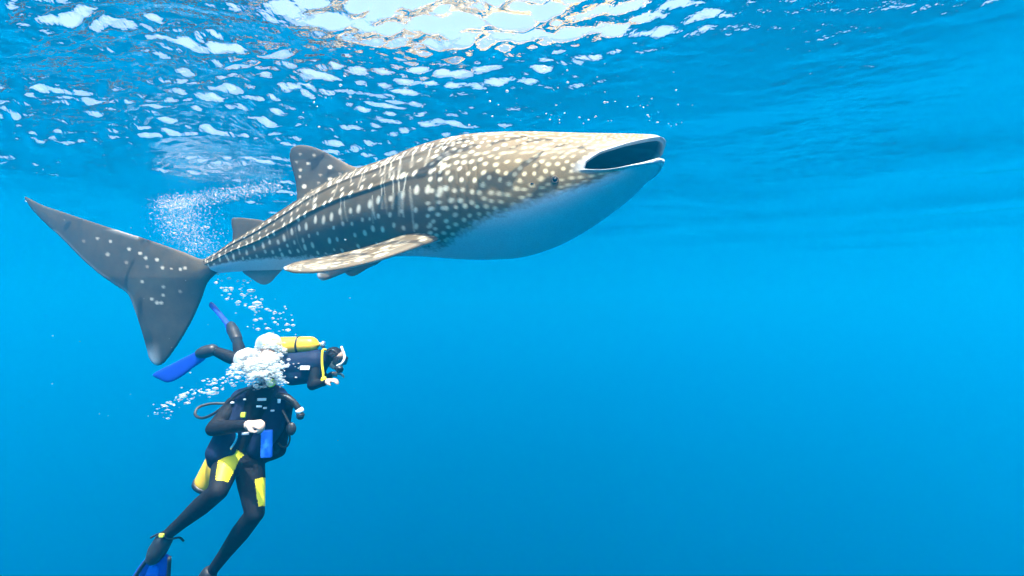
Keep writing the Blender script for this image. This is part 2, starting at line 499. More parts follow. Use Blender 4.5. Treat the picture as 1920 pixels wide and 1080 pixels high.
def sample_pat(A, G):
    x = np.clip(A / RES - .5, 0, PW - 2); y = np.clip(G / RES - .5, 0, PHt - 2)
    xi, yi = x.astype(int), y.astype(int); fx_, fy_ = x - xi, y - yi
    return (pat[yi, xi] * (1 - fx_) + pat[yi, xi + 1] * fx_) * (1 - fy_) + (pat[yi + 1, xi] * (1 - fx_) + pat[yi + 1, xi + 1] * fx_) * fy_
q = girth_at(aA)
G = aV * 2 * q
spot = sample_pat(aA, G)
sgA = np.interp(aA, _arc, _tf)
bl = np.interp(sgA, np.arange(NS), BELLY)
hfrac = 0.5 - 0.5 * np.sin((0.5 - aV) * math.pi)
edge = hfrac - bl + 0.035 * (vnoise(aA * 14, G * 14, 8) - .5) + 0.05 * (vnoise(aA * 60, G * 60, 9) - .5)
wid = np.interp(aA, [0, 1.2, 2.0, 6], [.05, .07, .06, .06])
belly = np.clip(edge / wid + 0.5, 0, 1)
snout = np.clip((0.22 - aA) / 0.2, 0, 1)
tan = np.clip(1.0 - (aA - 1.15) / 0.9, 0, 1) * 0.95
tan = np.maximum(tan, 0.0)
lip_pale = np.zeros_like(spot); lip_pale[n_in - 8:n_in + 8, :] = 1
drim = (aA - np.interp(rim, _tf, _arc)[None, :]); drim[:n_in] = 0
pale = np.clip(1 - drim / 0.10, 0, 1) * 0.75
belly = np.maximum(belly, pale)
belly = np.maximum(belly, snout * 0.35)
spot = spot * (1 - np.clip(belly * 1.6, 0, 1))
VS, FS, AT = [rows.reshape(-1, 3)], [], {k: [x.ravel()] for k, x in (('spot', spot), ('belly', belly), ('tan', tan), ('mouth', aM), ('deep', 0 * aM))}
idx = np.arange(nr * NTH).reshape(nr, NTH); nxt = np.roll(idx, -1, axis=1)
FS.append(np.stack([idx[:-1], nxt[:-1], nxt[1:], idx[1:]], -1).reshape(-1, 4))

def inside(poly, x, y):
    r = np.zeros(x.shape, bool); n = len(poly); j = n - 1
    for i in range(n):
        xi, yi = poly[i]; xj, yj = poly[j]
        c = ((yi > y) != (yj > y)) & (x < (xj - xi) * (y - yi) / (yj - yi + 1e-12) + xi)
        r ^= c; j = i
    return r
def nearest(poly, x, y):
    bd = np.full(x.shape, 1e9); bx, by = x.copy(), y.copy(); n = len(poly)
    for i in range(n):
        x0, y0 = poly[i]; x1, y1 = poly[(i + 1) % n]
        dx, dy = x1 - x0, y1 - y0
        t = np.clip(((x - x0) * dx + (y - y0) * dy) / (dx * dx + dy * dy + 1e-12), 0, 1)
        qx, qy = x0 + t * dx, y0 + t * dy
        d = np.hypot(x - qx, y - qy); m = d < bd
        bd[m] = d[m]; bx[m] = qx[m]; by[m] = qy[m]
    return bd, bx, by
def plate(outline, depth, thick, round_px, step=2.5, closed_smooth=10, nrm=None):
    """a fin: closed outline in pixels on the surface depth(px, py), lens-shaped in thickness (m)"""
    oc = np.vstack([outline, outline[:1]]).astype(float)
    poly = catmull(oc, np.linspace(0, len(oc) - 1, (len(oc) - 1) * closed_smooth, endpoint=False))
    lo, hi = poly.min(0) - step, poly.max(0) + step
    xs, ys = np.meshgrid(np.arange(lo[0], hi[0], step), np.arange(lo[1], hi[1], step))
    ins = inside(poly, xs, ys); d, bx, by = nearest(poly, xs, ys)
    snap = (~ins) & (d < step * 0.75)
    close = ins & (d < step * 0.3)
    sn = snap | close
    xs2, ys2 = np.where(sn, bx, xs), np.where(sn, by, ys)
    dd = np.where(sn | ~ins, 0, d)
    ok = ins | snap
    t = thick(xs2, ys2) * np.sqrt(np.clip(dd / round_px, 0, 1) * (2 - np.clip(dd / round_px, 0, 1))) * 0.5 + 0.0008
    D = depth(xs2, ys2)
    base = PA(xs2, ys2, D)
    if nrm is None:
        e = 2.0
        du = PA(xs2 + e, ys2, depth(xs2 + e, ys2)) - PA(xs2 - e, ys2, depth(xs2 - e, ys2))
        dv = PA(xs2, ys2 + e, depth(xs2, ys2 + e)) - PA(xs2, ys2 - e, depth(xs2, ys2 - e))
        N = np.cross(du, dv); N /= np.linalg.norm(N, axis=-1, keepdims=True)
        N = np.where((N[..., 1:2] > 0), -N, N)
    else:
        N = np.broadcast_to(nrm, base.shape)
    h, w = xs.shape
    front, back = base + N * t[..., None], base - N * t[..., None]
    cell = ok[:-1, :-1] & ok[:-1, 1:] & ok[1:, :-1] & ok[1:, 1:]
    ii = np.arange(h * w).reshape(h, w)
    f = np.stack([ii[:-1, :-1], ii[:-1, 1:], ii[1:, 1:], ii[1:, :-1]], -1)[cell]
    fb = f[:, ::-1] + h * w
    # rim strip
    edges = {}
    for quad in f:
        for k in range(4):
            a_, b_ = int(quad[k]), int(quad[(k + 1) % 4])
            if (b_, a_) in edges: del edges[(b_, a_)]
            else: edges[(a_, b_)] = 1
    strip = np.array([[b_, a_, a_ + h * w, b_ + h * w] for a_, b_ in edges], int).reshape(-1, 4)
    F = np.vstack([f, fb, strip])
    usedv = np.unique(F); remap = np.full(2 * h * w, -1); remap[usedv] = np.arange(len(usedv))
    Vv = np.vstack([front.reshape(-1, 3), back.reshape(-1, 3)])[usedv]
    px = np.concatenate([xs2.ravel()] * 2)[usedv]; py = np.concatenate([ys2.ravel()] * 2)[usedv]
    dist = np.concatenate([dd.ravel()] * 2)[usedv]
    return Vv, remap[F], px, py, dist
def add_shell(Vv, F, spot, belly, tan, deep=0.0):
    off = sum(len(v) for v in VS)
    VS.append(Vv); FS.append(F + off)
    for k, x in (('spot', spot), ('belly', belly), ('tan', tan), ('mouth', np.zeros(len(Vv))), ('deep', deep)):
        AT[k].append(np.broadcast_to(x, (len(Vv),)).astype(float))
def dots(px, py, spots):
    r = np.zeros(len(px))
    for (x, y, rr, val) in spots:
        rr *= .85
        r = np.maximum(r, val * np.clip((1.25 - np.hypot((px - x) / rr, (py - y) / (rr * .8))) / .5, 0, 1))
    return r
# depth of the body's middle plane by pixel column
def body_depth(x):
    xs_ = (_st[:, 0] + _st[:, 2]) / 2
    return np.interp(x, xs_[::-1], _st[::-1, 4])
rnd = random.Random(9)
# first dorsal fin
ol = [(715, 330), (690, 316), (665, 313), (642, 302), (620, 290), (592, 277), (566, 272), (549, 276), (543, 290), (547, 312), (555, 340), (559, 362), (562, 382), (585, 400), (640, 385), (690, 350)]
v_, f_, px, py, ds = plate(ol, lambda x, y: body_depth(x) - 0.02, lambda x, y: 0.05 + 0.16 * np.clip((y - 300) / 90, 0, 1), 26)
sp_l = [(583, 308, 4, .8), (569, 320, 4, .6), (624, 315, 4.5, 1), (627, 338, 4.5, 1), (580, 352, 5, 1), (569, 333, 3.5, .6), (598, 361, 4.5, .9), (619, 365, 4, .8), (645, 345, 4, .9), (644, 328, 3, .5), (592, 292, 3.5, .5), (566, 290, 3, .4), (608, 330, 3, .5), (606, 345, 3, .4), (560, 305, 3, .4)]
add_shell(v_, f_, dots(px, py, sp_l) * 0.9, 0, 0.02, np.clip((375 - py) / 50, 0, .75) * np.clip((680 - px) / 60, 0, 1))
# second dorsal fin
ol = [(512, 425), (495, 414), (470, 410), (448, 408), (436, 409), (434, 418), (437, 436), (438, 456), (450, 466), (490, 445)]
v_, f_, px, py, ds = plate(ol, lambda x, y: body_depth(x), lambda x, y: 0.03 + 0.06 * np.clip((y - 415) / 40, 0, 1), 14)
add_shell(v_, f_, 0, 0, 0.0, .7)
# caudal fin: one crescent, upper lobe bending away
ol = [(412, 482), (380, 486), (340, 471), (270, 447), (200, 425), (125, 400), (78, 384), (47, 369), (58, 390), (82, 416), (120, 451), (150, 482), (185, 513), (215, 534), (240, 552), (252, 580), (264, 615), (274, 650), (280, 672), (290, 684), (304, 683), (318, 668), (340, 636), (362, 597), (378, 560), (388, 532), (402, 516), (415, 505)]
def cdep(x, y): return 5.60 + (412 - x) * 0.0021 + 0.00002 * np.clip(300 - x, 0, 300) ** 2 * 0.4 + np.clip(y - 520, 0, 200) * 0.0010
v_, f_, px, py, ds = plate(ol, cdep, lambda x, y: 0.035 + 0.09 * np.clip((x - 260) / 130, 0, 1) * np.exp(-((y - 505) / 60.) ** 2), 34)
sp_l = [(186, 447, 3.5, .8), (210, 453, 3.5, .7), (245, 467, 4, .9), (266, 475, 4, 1), (277, 484, 4, .9), (299, 487, 4, 1), (310, 502, 4, 1), (205, 477, 4.5, .6), (270, 528, 4, .9), (328, 504, 3, .9), (311, 537, 4, .6), (310, 553, 4, .8), (288, 560, 4, 1), (298, 567, 4.5, 1), (306, 567, 4, 1), (343, 546, 4, .5), (345, 505, 3.5, .9), (354, 503, 3.5, .9), (280, 500, 4, .4), (240, 492, 4, .4), (160, 452, 4, .35)]
tipb = np.clip((py - 640) / 40, 0, 1) * np.clip((305 - px) / 20, 0, 1) + 0.35 * np.clip((8 - ds) / 8, 0, 1) * (py > 430) * (px < 260)
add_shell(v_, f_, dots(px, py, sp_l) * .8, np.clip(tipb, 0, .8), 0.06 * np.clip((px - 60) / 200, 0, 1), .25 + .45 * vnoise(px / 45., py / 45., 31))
# anal fin, pelvic fins
ol = [(545, 490), (530, 505), (518, 518), (505, 531), (490, 533), (474, 524), (455, 509), (462, 495), (500, 488)]
v_, f_, px, py, ds = plate(ol, lambda x, y: body_depth(x) + 0.01, lambda x, y: 0.05, 12)
add_shell(v_, f_, 0, 0.25, 0)
ol = [(705, 470), (690, 492), (670, 503), (640, 514), (615, 524), (602, 525), (595, 517), (600, 500), (640, 480)]
v_, f_, px, py, ds = plate(ol, lambda x, y: body_depth(x) - 0.18 - (y - 480) * 0.002, lambda x, y: 0.05, 12)
add_shell(v_, f_, 0, np.clip(.2 + (606 - px) / 10, .15, .9), 0)
ol = [(730, 470), (712, 492), (690, 503), (668, 516), (655, 517), (645, 508), (650, 490), (690, 475)]
v_, f_, px, py, ds = plate(ol, lambda x, y: body_depth(x) + 0.20 + (y - 480) * 0.002, lambda x, y: 0.05, 12)
add_shell(v_, f_, 0, .2, 0)
# pectoral fins: leading and trailing edges in space, aerofoil between
def foil(lead, trail, thick, nspan=110, nch=44):
    s = np.linspace(0, 1, nspan)
    Ld = catmull(lead, s * (len(lead) - 1)); Tr = catmull(trail, s * (len(trail) - 1))
    c = 0.5 - 0.5 * np.cos(np.linspace(0, math.pi, nch))
    ch = Tr - Ld
    span = np.gradient((Ld + Tr) / 2, axis=0)
    N = np.cross(ch, span); N /= np.linalg.norm(N, axis=1, keepdims=True) + 1e-9
    N = np.where(N[:, 2:3] < 0, -N, N)
    tk = thick * (1 - s) ** 0.7 + 0.014 + 0.10 * np.exp(-s / .07)
    prof = 2.2 * np.sqrt(c) * (1 - c) ** 0.8 * 0.5 + 0.004
    rows_ = []
    for sgn, order in ((1, c), (-1, c[::-1])):
        pr = prof if sgn == 1 else prof[::-1]
        rows_.append(Ld[:, None] + ch[:, None] * order[None, :, None] + sgn * N[:, None] * (tk[:, None] * pr[None, :])[..., None])
    R = np.concatenate(rows_, 1)
    m = R.shape[1]
    end = R[-1].mean(0)
    R = np.concatenate([R, np.broadcast_to(end, (1, m, 3))], 0)
    ii = np.arange(R.shape[0] * m).reshape(-1, m); nn = np.roll(ii, -1, 1)
    F = np.stack([ii[:-1], nn[:-1], nn[1:], ii[1:]], -1).reshape(-1, 4)
    ss = np.repeat(np.append(s, 1), m); cc = np.tile(np.concatenate([c, c[::-1]]), R.shape[0])
    top = np.tile(np.concatenate([np.ones(nch), np.zeros(nch)]), R.shape[0])
    return R.reshape(-1, 3), F, ss, cc, top
lead = [P(885, 415, 4.55), P(842, 442, 4.30), P(782, 464, 4.10), P(700, 491, 3.94), P(620, 508, 3.86), (P(560, 512, 3.80)), P(534, 507, 3.78)]
trail = [P(800, 405, 4.52), P(785, 428, 4.40), P(740, 446, 4.32), P(680, 465, 4.20), P(620, 479, 4.06), P(560, 490, 3.90), P(531, 501, 3.79)]
lead = np.array([list(p) for p in lead]); trail = np.array([list(p) for p in trail])
def fin_pattern(ss, cc, seed):
    r = random.Random(seed); out_ = np.zeros(len(ss))
    for k in range(90):
        a_, b_ = r.uniform(.12, .97), r.choice((.12, .26, .40, .55, .7, .84)) + r.uniform(-.02, .02)
        L_, w_ = r.uniform(.008, .022), r.uniform(.018, .032)
        out_ = np.maximum(out_, r.uniform(.5, 1) * np.clip((1.25 - np.hypot((ss - a_) / L_, (cc - b_) / w_)) / .5, 0, 1))
    for b_ in (.19, .33, .47, .62, .77):
        out_ = np.maximum(out_, .45 * np.clip(1.2 - np.abs(cc - b_ - .02 * np.sin(ss * 25 + b_ * 30)) / .016, 0, 1) * (np.sin(ss * 40 + b_ * 90) > -.5))
    return out_
v_, f_, ss, cc, top = foil(lead, trail, 0.085)
add_shell(v_, f_, fin_pattern(ss, cc, 5) * .8, np.clip((1 - top) * .6 + np.clip((ss - .96) / .03, 0, 1) * .5, 0, .8), 0.18, .2)
# far pectoral fin: mirrored through the body's middle plane
sg0 = np.interp(0.5, [0, 1], [7.6, 7.6]); Cm, nm = frame(np.array([7.6]))[0][0], frame(np.array([7.6]))[1][0]
def mirror(p): return p - 2 * ((p - Cm) @ nm)[:, None] * nm[None]
def lift(p): return mirror(p) + np.array([-.25, 0, .62])[None] * np.linspace(0, 1, len(p))[:, None] ** 1.0
v_, f_, ss, cc, top = foil(lift(lead), lift(trail), 0.085)
add_shell(v_, f_[:, ::-1], fin_pattern(ss, cc, 6), (1 - top) * .6, 0.55)
me = mesh_np('whale_shark', np.vstack(VS), np.vstack(FS), {k: np.concatenate(x) for k, x in AT.items()})
bm = bmesh.new(); bm.from_mesh(me); bmesh.ops.recalc_face_normals(bm, faces=bm.faces); bm.to_mesh(me); bm.free()
shark = link('whale_shark', me, M['shark'])
tag(shark, 'huge spotted brown whale shark swimming with its wide mouth open', 'shark')

# eyes, spiracles and nostrils sit on the loft
def surf(px, py):
    """near-side surface point of the body under a pixel, with its outward normal"""
    d = rows[n_in:]
    # project
    rel = d - np.array([0, 0, CAM_Z])
    dep = rel[..., 1] * cp + rel[..., 2] * sp; up_ = -rel[..., 1] * sp + rel[..., 2] * cp
    u = 960 + F_PX * rel[..., 0] / dep; v = 540 - F_PX * up_ / dep
    cost = (u - px) ** 2 + (v - py) ** 2 + np.where(np.abs(th)[None, :] > math.pi / 2, 1e6, 0)
    i, j = np.unravel_index(np.argmin(cost), cost.shape)
    i = min(max(i, 1), d.shape[0] - 2)
    N = np.cross(d[i + 1, j] - d[i - 1, j], d[i, (j + 1) % NTH] - d[i, j - 1]); N /= np.linalg.norm(N)
    if N[1] > 0: N = -N
    fl_ = d[i - 1, (NTH - j + NTH) % NTH] if False else d[i, (np.abs(((math.pi - th[j] + math.pi) % (2 * math.pi)) - math.pi - th)).argmin()]
    return Vector(d[i, j]), Vector(N), Vector(fl_)
def uv_sphere(bm, c, r, sc=(1, 1, 1), rot=None, seg=16, rings=10):
    mt = Matrix.Translation(c) @ (rot.to_matrix().to_4x4() if rot is not None else Matrix()) @ Matrix.Diagonal((*[r * s for s in sc], 1))
    bmesh.ops.create_uvsphere(bm, u_segments=seg, v_segments=rings, radius=1, matrix=mt)
def bm_obj(name, bm, mat, parent=None):
    me = bpy.data.meshes.new(name); bm.to_mesh(me); bm.free()
    return link(name, me, mat, parent)
def ring_bm(c, N, R, r, seg=24, ms=8):
    bm = bmesh.new(); q_ = Vector(N).to_track_quat('Z', 'Y'); vs = []
    for i in range(seg):
        a_ = 2 * math.pi * i / seg; row = []
        for j in range(ms):
            b_ = 2 * math.pi * j / ms
            row.append(bm.verts.new(Vector(c) + q_ @ Vector(((R + r * math.cos(b_)) * math.cos(a_), (R + r * math.cos(b_)) * math.sin(a_), r * math.sin(b_)))))
        vs.append(row)
    for i in range(seg):
        for j in range(ms):
            bm.faces.new((vs[i][j], vs[(i + 1) % seg][j], vs[(i + 1) % seg][(j + 1) % ms], vs[i][(j + 1) % ms]))
    return bm
e, N, ef = surf(1041, 337)
for c_, n_ in ((e, N), (ef, (N - 2 * N.dot(Vector(nm)) * Vector(nm)))):
    bm = bmesh.new(); uv_sphere(bm, c_ - n_ * 0.006, 0.021)
    eye = bm_obj('eye', bm, M['eye'], shark)
    bm_obj('eye_rim', ring_bm(c_ + n_ * 0.002, n_, 0.024, 0.006), M['eye_rim'], eye)
e, N, ef = surf(998, 344)
bm = bmesh.new(); uv_sphere(bm, e, 0.013, (1.0, .6, .35), N.to_track_quat('Z', 'Y')); bm_obj('spiracle', bm, M['eye'], shark)

# ------------------------------------------------------------------ tubes and remeshed bodies
def tube_bm(bm, pts, rad, ms=10, cap=True):
    pts = [Vector(p) for p in pts]; n = len(pts)
    rad = rad if hasattr(rad, '__len__') else [rad] * n
    prev = None; vs = []
    for i, p in enumerate(pts):
        t = (pts[min(i + 1, n - 1)] - pts[max(i - 1, 0)]).normalized()
        u = prev - t * prev.dot(t) if prev is not None else t.orthogonal()
        if u.length < 1e-6: u = t.orthogonal()
        u.normalize(); prev = u; w = t.cross(u)
        vs.append([bm.verts.new(p + (u * math.cos(a_) + w * math.sin(a_)) * rad[i]) for a_ in [2 * math.pi * k / ms for k in range(ms)]])
    for i in range(n - 1):
        for k in range(ms):
            bm.faces.new((vs[i][k], vs[i][(k + 1) % ms], vs[i + 1][(k + 1) % ms], vs[i + 1][k]))
    if cap:
        bm.faces.new(vs[0][::-1]); bm.faces.new(vs[-1])
def curve_pts(pp, n=40):
    return [Vector(v) for v in catmull(np.array([list(P(*p)) for p in pp]), np.linspace(0, len(pp) - 1, n))]
def hose(name, pp, r, mat, parent, n=40, corrugated=False):
    bm = bmesh.new(); pts_ = curve_pts(pp, n)
    rad = [r * (1 + (0.16 if (i % 2) else -0.1)) for i in range(n)] if corrugated else [r] * n
    tube_bm(bm, pts_, rad)
    return bm_obj(name, bm, mat, parent)
def blob(name, chains, balls, voxel, smooth_it=6):
    """one continuous surface grown from tapered limbs and ellipsoids (voxel remesh, smoothed)"""
    bm = bmesh.new()
    for ch in chains:
        for (p0, r0), (p1, r1) in zip(ch[:-1], ch[1:]):
            k = 6; a_, b_ = Vector(p0), Vector(p1)
            tube_bm(bm, [a_.lerp(b_, i / k) for i in range(k + 1)], [r0 + (r1 - r0) * i / k for i in range(k + 1)], 14)
        for p_, r_ in ch:
            uv_sphere(bm, Vector(p_), r_, seg=14, rings=8)
    for c_, r_, s_, rot in balls:
        uv_sphere(bm, Vector(c_), r_, s_, rot, 18, 12)
    me = bpy.data.meshes.new(name + '_raw'); bm.to_mesh(me); bm.free()
    o = bpy.data.objects.new(name + '_raw', me); COL.objects.link(o)
    r = o.modifiers.new('r', 'REMESH'); r.mode = 'VOXEL'; r.voxel_size = voxel
    s = o.modifiers.new('s', 'SMOOTH'); s.iterations = smooth_it; s.factor = 0.5
    dg = bpy.context.evaluated_depsgraph_get()
    out_ = bpy.data.meshes.new_from_object(o.evaluated_get(dg))
    bpy.data.objects.remove(o); bpy.data.meshes.remove(me)
    out_.name = name
    return out_
def paint(me, mats, fn):
    me.materials.clear()
    for m_ in mats: me.materials.append(m_)
    n = len(me.polygons); c = np.zeros(n * 3, np.float32); me.polygons.foreach_get('center', c)
    me.polygons.foreach_set('material_index', fn(c.reshape(-1, 3)).astype(np.int32))
def proj(c):
    rel = c - np.array([0, 0, CAM_Z])
    dep = rel[:, 1] * cp + rel[:, 2] * sp; up_ = -rel[:, 1] * sp + rel[:, 2] * cp
    return 960 + F_PX * rel[:, 0] / dep, 540 - F_PX * up_ / dep, dep
def seg_dist(c, a_, b_):
    a_, b_ = np.array(a_), np.array(b_); d = b_ - a_
    t = np.clip(((c - a_) @ d) / (d @ d), 0, 1)
    return np.linalg.norm(c - a_ - t[:, None] * d, axis=1), t
def plate_obj(name, outline, depth, thick, rpx, mat, parent, step=2.0, cs=8):
    v_, f_, *_ = plate(outline, depth, lambda x, y: thick + 0 * x, rpx, step, cs)
    return link(name, mesh_np(name, v_, f_), mat, parent)
def lathe_between(name, p0, p1, prof, mat, parent, seg=28):
    """prof: (fraction along p0-p1, radius)"""
    bm = bmesh.new(); a_, b_ = Vector(p0), Vector(p1)
    tube_bm(bm, [a_.lerp(b_, t) for t, r in prof], [max(r, 1e-4) for t, r in prof], seg)
    return bm_obj(name, bm, mat, parent)
TANK = [(0, .02), (.0, .072), (.02, .082), (.06, .087), (.82, .087), (.88, .082), (.93, .066), (.965, .040), (.98, .024), (1.0, .022)]
def tprof(k): return [(t, r * k) for t, r in TANK]

# ------------------------------------------------------------------ near diver (upright, finning)
def hand_chain(w, dirv, palm_n, curl, s=1.0):
    """palm and five bent fingers growing from wrist w"""
    d = dirv.normalized(); n = palm_n.normalized(); side = d.cross(n).normalized()
    ch = []
    ch.append([(w, .028 * s), (w + d * .04 * s, .026 * s)])
    for k, (off, ln) in enumerate(((-.030, .070), (-.010, .080), (.011, .076), (.030, .060))):
        base = w + d * .075 * s + side * off * s
        ch.append([(w + d * .03 * s + side * off * .6 * s, .017 * s), (base, .0115 * s)])
        a1 = base + (d * math.cos(curl) + n * math.sin(curl)) * ln * .45 * s
        a2 = a1 + (d * math.cos(curl * 2.2) + n * math.sin(curl * 2.2)) * ln * .33 * s
        a3 = a2 + (d * math.cos(curl * 3.0) + n * math.sin(curl * 3.0)) * ln * .25 * s
        ch.append([(base, .0105 * s), (a1, .0098 * s), (a2, .009 * s), (a3, .008 * s)])
    t0 = w + d * .025 * s - side * .028 * s
    t1 = t0 + (d * .6 - side * .55 + n * .5) * .04 * s
    t2 = t1 + (d * .9 + n * .5 + side * .2) * .032 * s
    ch.append([(t0, .015 * s), (t1, .0115 * s), (t2, .009 * s)])
    return ch
ND = 3.60
shR, elR, wrR = P(441, 762, 3.55), P(400, 804, 3.42), P(466, 797, 3.26)
shL, elL, wrL = P(532, 757, 3.64), P(524, 845, 3.74), P(490, 862, 3.62)
hipR, knR, anR, toR = P(431, 852, 3.57), P(409, 921, 3.30), P(312, 1004, 3.50), P(293, 1034, 3.50)
hipL, knL, anL, toL = P(466, 858, 3.60), P(478, 962, 3.46), P(398, 1070, 3.70), P(378, 1098, 3.74)
chains = [
    [(P(492, 748, 3.62), .125), (P(470, 795, 3.6), .118), (P(449, 842, 3.6), .12)],
    [(shR, .075), (P(460, 752, 3.6), .09), (P(497, 733, 3.63), .06)],
    [(shL, .075), (P(515, 750, 3.63), .09), (P(497, 733, 3.63), .06)],
    [(P(497, 735, 3.63), .062), (P(499, 712, 3.61), .058)],
    [(shR, .068), (shR.lerp(elR, .5), .060), (elR, .050)],
    [(elR, .050), (elR.lerp(wrR, .3), .050), (wrR, .032)],
    [(shL, .066), (shL.lerp(elL, .5), .058), (elL, .047)],
    [(elL, .047), (elL.lerp(wrL, .3), .046), (wrL, .030)],
    [(P(447, 848, 3.6), .11), (hipR, .098)], [(P(447, 848, 3.6), .11), (hipL, .105)],
    [(hipR, .098), (hipR.lerp(knR, .45), .088), (knR, .062)],
    [(knR, .062), (knR.lerp(anR, .32), .064), (knR.lerp(anR, .7), .046), (anR, .038)],
    [(anR, .040), (toR, .042)],
    [(hipL, .105), (hipL.lerp(knL, .45), .092), (knL, .064)],
    [(knL, .064), (knL.lerp(anL, .32), .065), (knL.lerp(anL, .7), .047), (anL, .039)],
    [(anL, .040), (toL, .042)]]
chains += hand_chain(wrR, P(500, 791, 3.22) - wrR, Vector((.1, .35, -1)), .75)
chains += hand_chain(wrL, wrL - elL, Vector((-.2, .5, .6)), .5)
hd = P(500, 690, 3.60)
balls = [(hd + Vector((0, 0, .03)), .1, (.82, .98, 1.0), None), (hd + Vector((.035, -.03, -.045)), .075, (.85, .9, .95), None),
         (hd + Vector((.085, -.065, -.005)), .018, (1, 1, 1.5), None)]
me = blob('person', chains, balls, 0.0085, 5)
def near_paint(c):
    idx_ = np.zeros(len(c))
    u, v, dep = proj(c)
    dh, _ = seg_dist(c, wrR + (wrR - elR).normalized() * .008, P(510, 790, 3.2))
    idx_[(dh < .062) & (((c - np.array(wrR)) @ np.array((wrR - elR).normalized())) > -.004)] = 1
    hr = np.linalg.norm(c - np.array(hd), axis=1)
    idx_[(hr < .15) & (v < 716)] = 1
    # yellow front panels of both thighs
    for a_, b_, lo_, hi_, sx in ((hipR, knR, .15, .90, .75), (hipL, knL, .45, .93, 1.0)):
        d_, t_ = seg_dist(c, a_, b_)
        ax = np.array((b_ - a_).normalized()); mid_ = np.array(a_) + t_[:, None] * np.array(b_ - a_)
        out_ = c - mid_; out_ -= (out_ @ ax)[:, None] * ax
        out_ /= np.linalg.norm(out_, axis=1, keepdims=True) + 1e-9
        fd = np.array((.45, -.89, 0)) if sx < 1 else np.array((.99, .10, 0))
        fd = fd - (fd @ ax) * ax; fd /= np.linalg.norm(fd)
        lim = .86 if sx < 1 else .66
        bow = (1 - (2 * (t_ - .45)) ** 2) * .12
        idx_[(d_ < .125) & (t_ > lo_) & (t_ < hi_) & (out_ @ fd > lim - bow)] = 2
    return idx_
paint(me, [M['neoprene'], M['skin'], M['yellow_suit']], near_paint)
diver = link('person', me)
tag(diver, 'diver in black wetsuit with yellow thigh panels and bare fist, upright under the bubble cloud', 'diver', 'scuba divers')
# hair, mask, regulator
bm = bmesh.new(); uv_sphere(bm, hd + Vector((-.018, .02, .048)), .1, (.86, .98, .92), None, 24, 16)
for v in bm.verts: v.co += Vector((random.Random(hash(round(v.co.x * 1e4))).uniform(-.006, .006), 0, random.Random(hash(round(v.co.z * 1e4))).uniform(-.006, .006)))
bm_obj('hair', bm, M['hair'], diver)
mdir = Vector((.78, -.62, .05)).normalized()
mc = hd + mdir * .092 + Vector((0, 0, .02))
def box_obj(name, c, dims, mat, parent, fwd_=None, bevel=.006, up_=Vector((0, 0, 1))):
    bm = bmesh.new(); bmesh.ops.create_cube(bm, size=1)
    bmesh.ops.scale(bm, vec=dims, verts=bm.verts)
    bmesh.ops.bevel(bm, geom=bm.edges[:], offset=min(bevel, min(dims) * .4), segments=3, affect='EDGES', profile=.6)
    q_ = (fwd_ or Vector((0, -1, 0))).to_track_quat('Z', 'Y')
    bmesh.ops.transform(bm, matrix=Matrix.Translation(c) @ q_.to_matrix().to_4x4(), verts=bm.verts)
    return bm_obj(name, bm, mat, parent)
mk = box_obj('mask', mc, (.155, .085, .05), M['rubber'], diver, mdir, .02)
box_obj('lens', mc + mdir * .026, (.13, .062, .008), M['lens'], mk, mdir, .012)
rg0, rg1 = P(501, 716, 3.52), P(508, 718, 3.42)
reg = lathe_between('regulator', rg0, rg1, [(0, .02), (.1, .036), (.8, .038), (1, .03)], M['rubber'], diver)
lathe_between('purge_cover', rg1 + (rg0 - rg1) * .05, rg1 + (rg1 - rg0) * .12, [(0, .029), (.6, .029), (1, .022)], M['lime'], reg)
hose('regulator_hose', [(500, 719, 3.5), (476, 724, 3.5), (448, 738, 3.48), (425, 757, 3.5), (400, 776, 3.5), (378, 784, 3.55), (366, 777, 3.6), (372, 764, 3.65), (395, 757, 3.68), (425, 756, 3.7), (450, 750, 3.8)], .0095, M['rubber'], reg, 70)
# buoyancy vest over the torso
vest_ch = [
    [(P(455, 750, 3.58), .085), (P(440, 800, 3.53), .10), (P(420, 842, 3.52), .105)],
    [(P(520, 752, 3.62), .088), (P(505, 800, 3.6), .10), (P(482, 838, 3.58), .085)],
    [(P(485, 775, 3.66), .14), (P(455, 835, 3.66), .14)],
    [(P(468, 741, 3.62), .065), (P(486, 732, 3.70), .06)], [(P(520, 741, 3.64), .065), (P(505, 732, 3.70), .06)],
    [(P(410, 848, 3.48), .085), (P(408, 862, 3.50), .07)]]
me = blob('vest', vest_ch, [], .011, 8)
vest = link('vest', me, M['vest'], diver)
def strap(name, pp, w, mat, parent, th_=.006, n=24):
    """flat webbing: rectangle swept along a line, wide in the picture's vertical"""
    bm = bmesh.new(); pts_ = curve_pts(pp, n); vs = []
    for i, p_ in enumerate(pts_):
        t = (pts_[min(i + 1, n - 1)] - pts_[max(i - 1, 0)]).normalized()
        s_ = t.cross(Vector((0, 1, 0))).normalized(); q_ = t.cross(s_).normalized()
        vs.append([bm.verts.new(p_ + s_ * a_ * w / 2 + q_ * b_ * th_ / 2) for a_, b_ in ((1, 1), (-1, 1), (-1, -1), (1, -1))])
    for i in range(n - 1):
        for k in range(4): bm.faces.new((vs[i][k], vs[i][(k + 1) % 4], vs[i + 1][(k + 1) % 4], vs[i + 1][k]))
    bm.faces.new(vs[0][::-1]); bm.faces.new(vs[-1])
    return bm_obj(name, bm, mat, parent)
strap('belt', [(408, 808, 3.415), (430, 805, 3.40), (452, 801, 3.40), (475, 796, 3.44), (500, 792, 3.49)], .022, M['rubber'], vest)
strap('belt_edge', [(410, 806, 3.404), (430, 803, 3.388), (452, 799, 3.385), (468, 796, 3.40)], .010, M['lime'], vest)
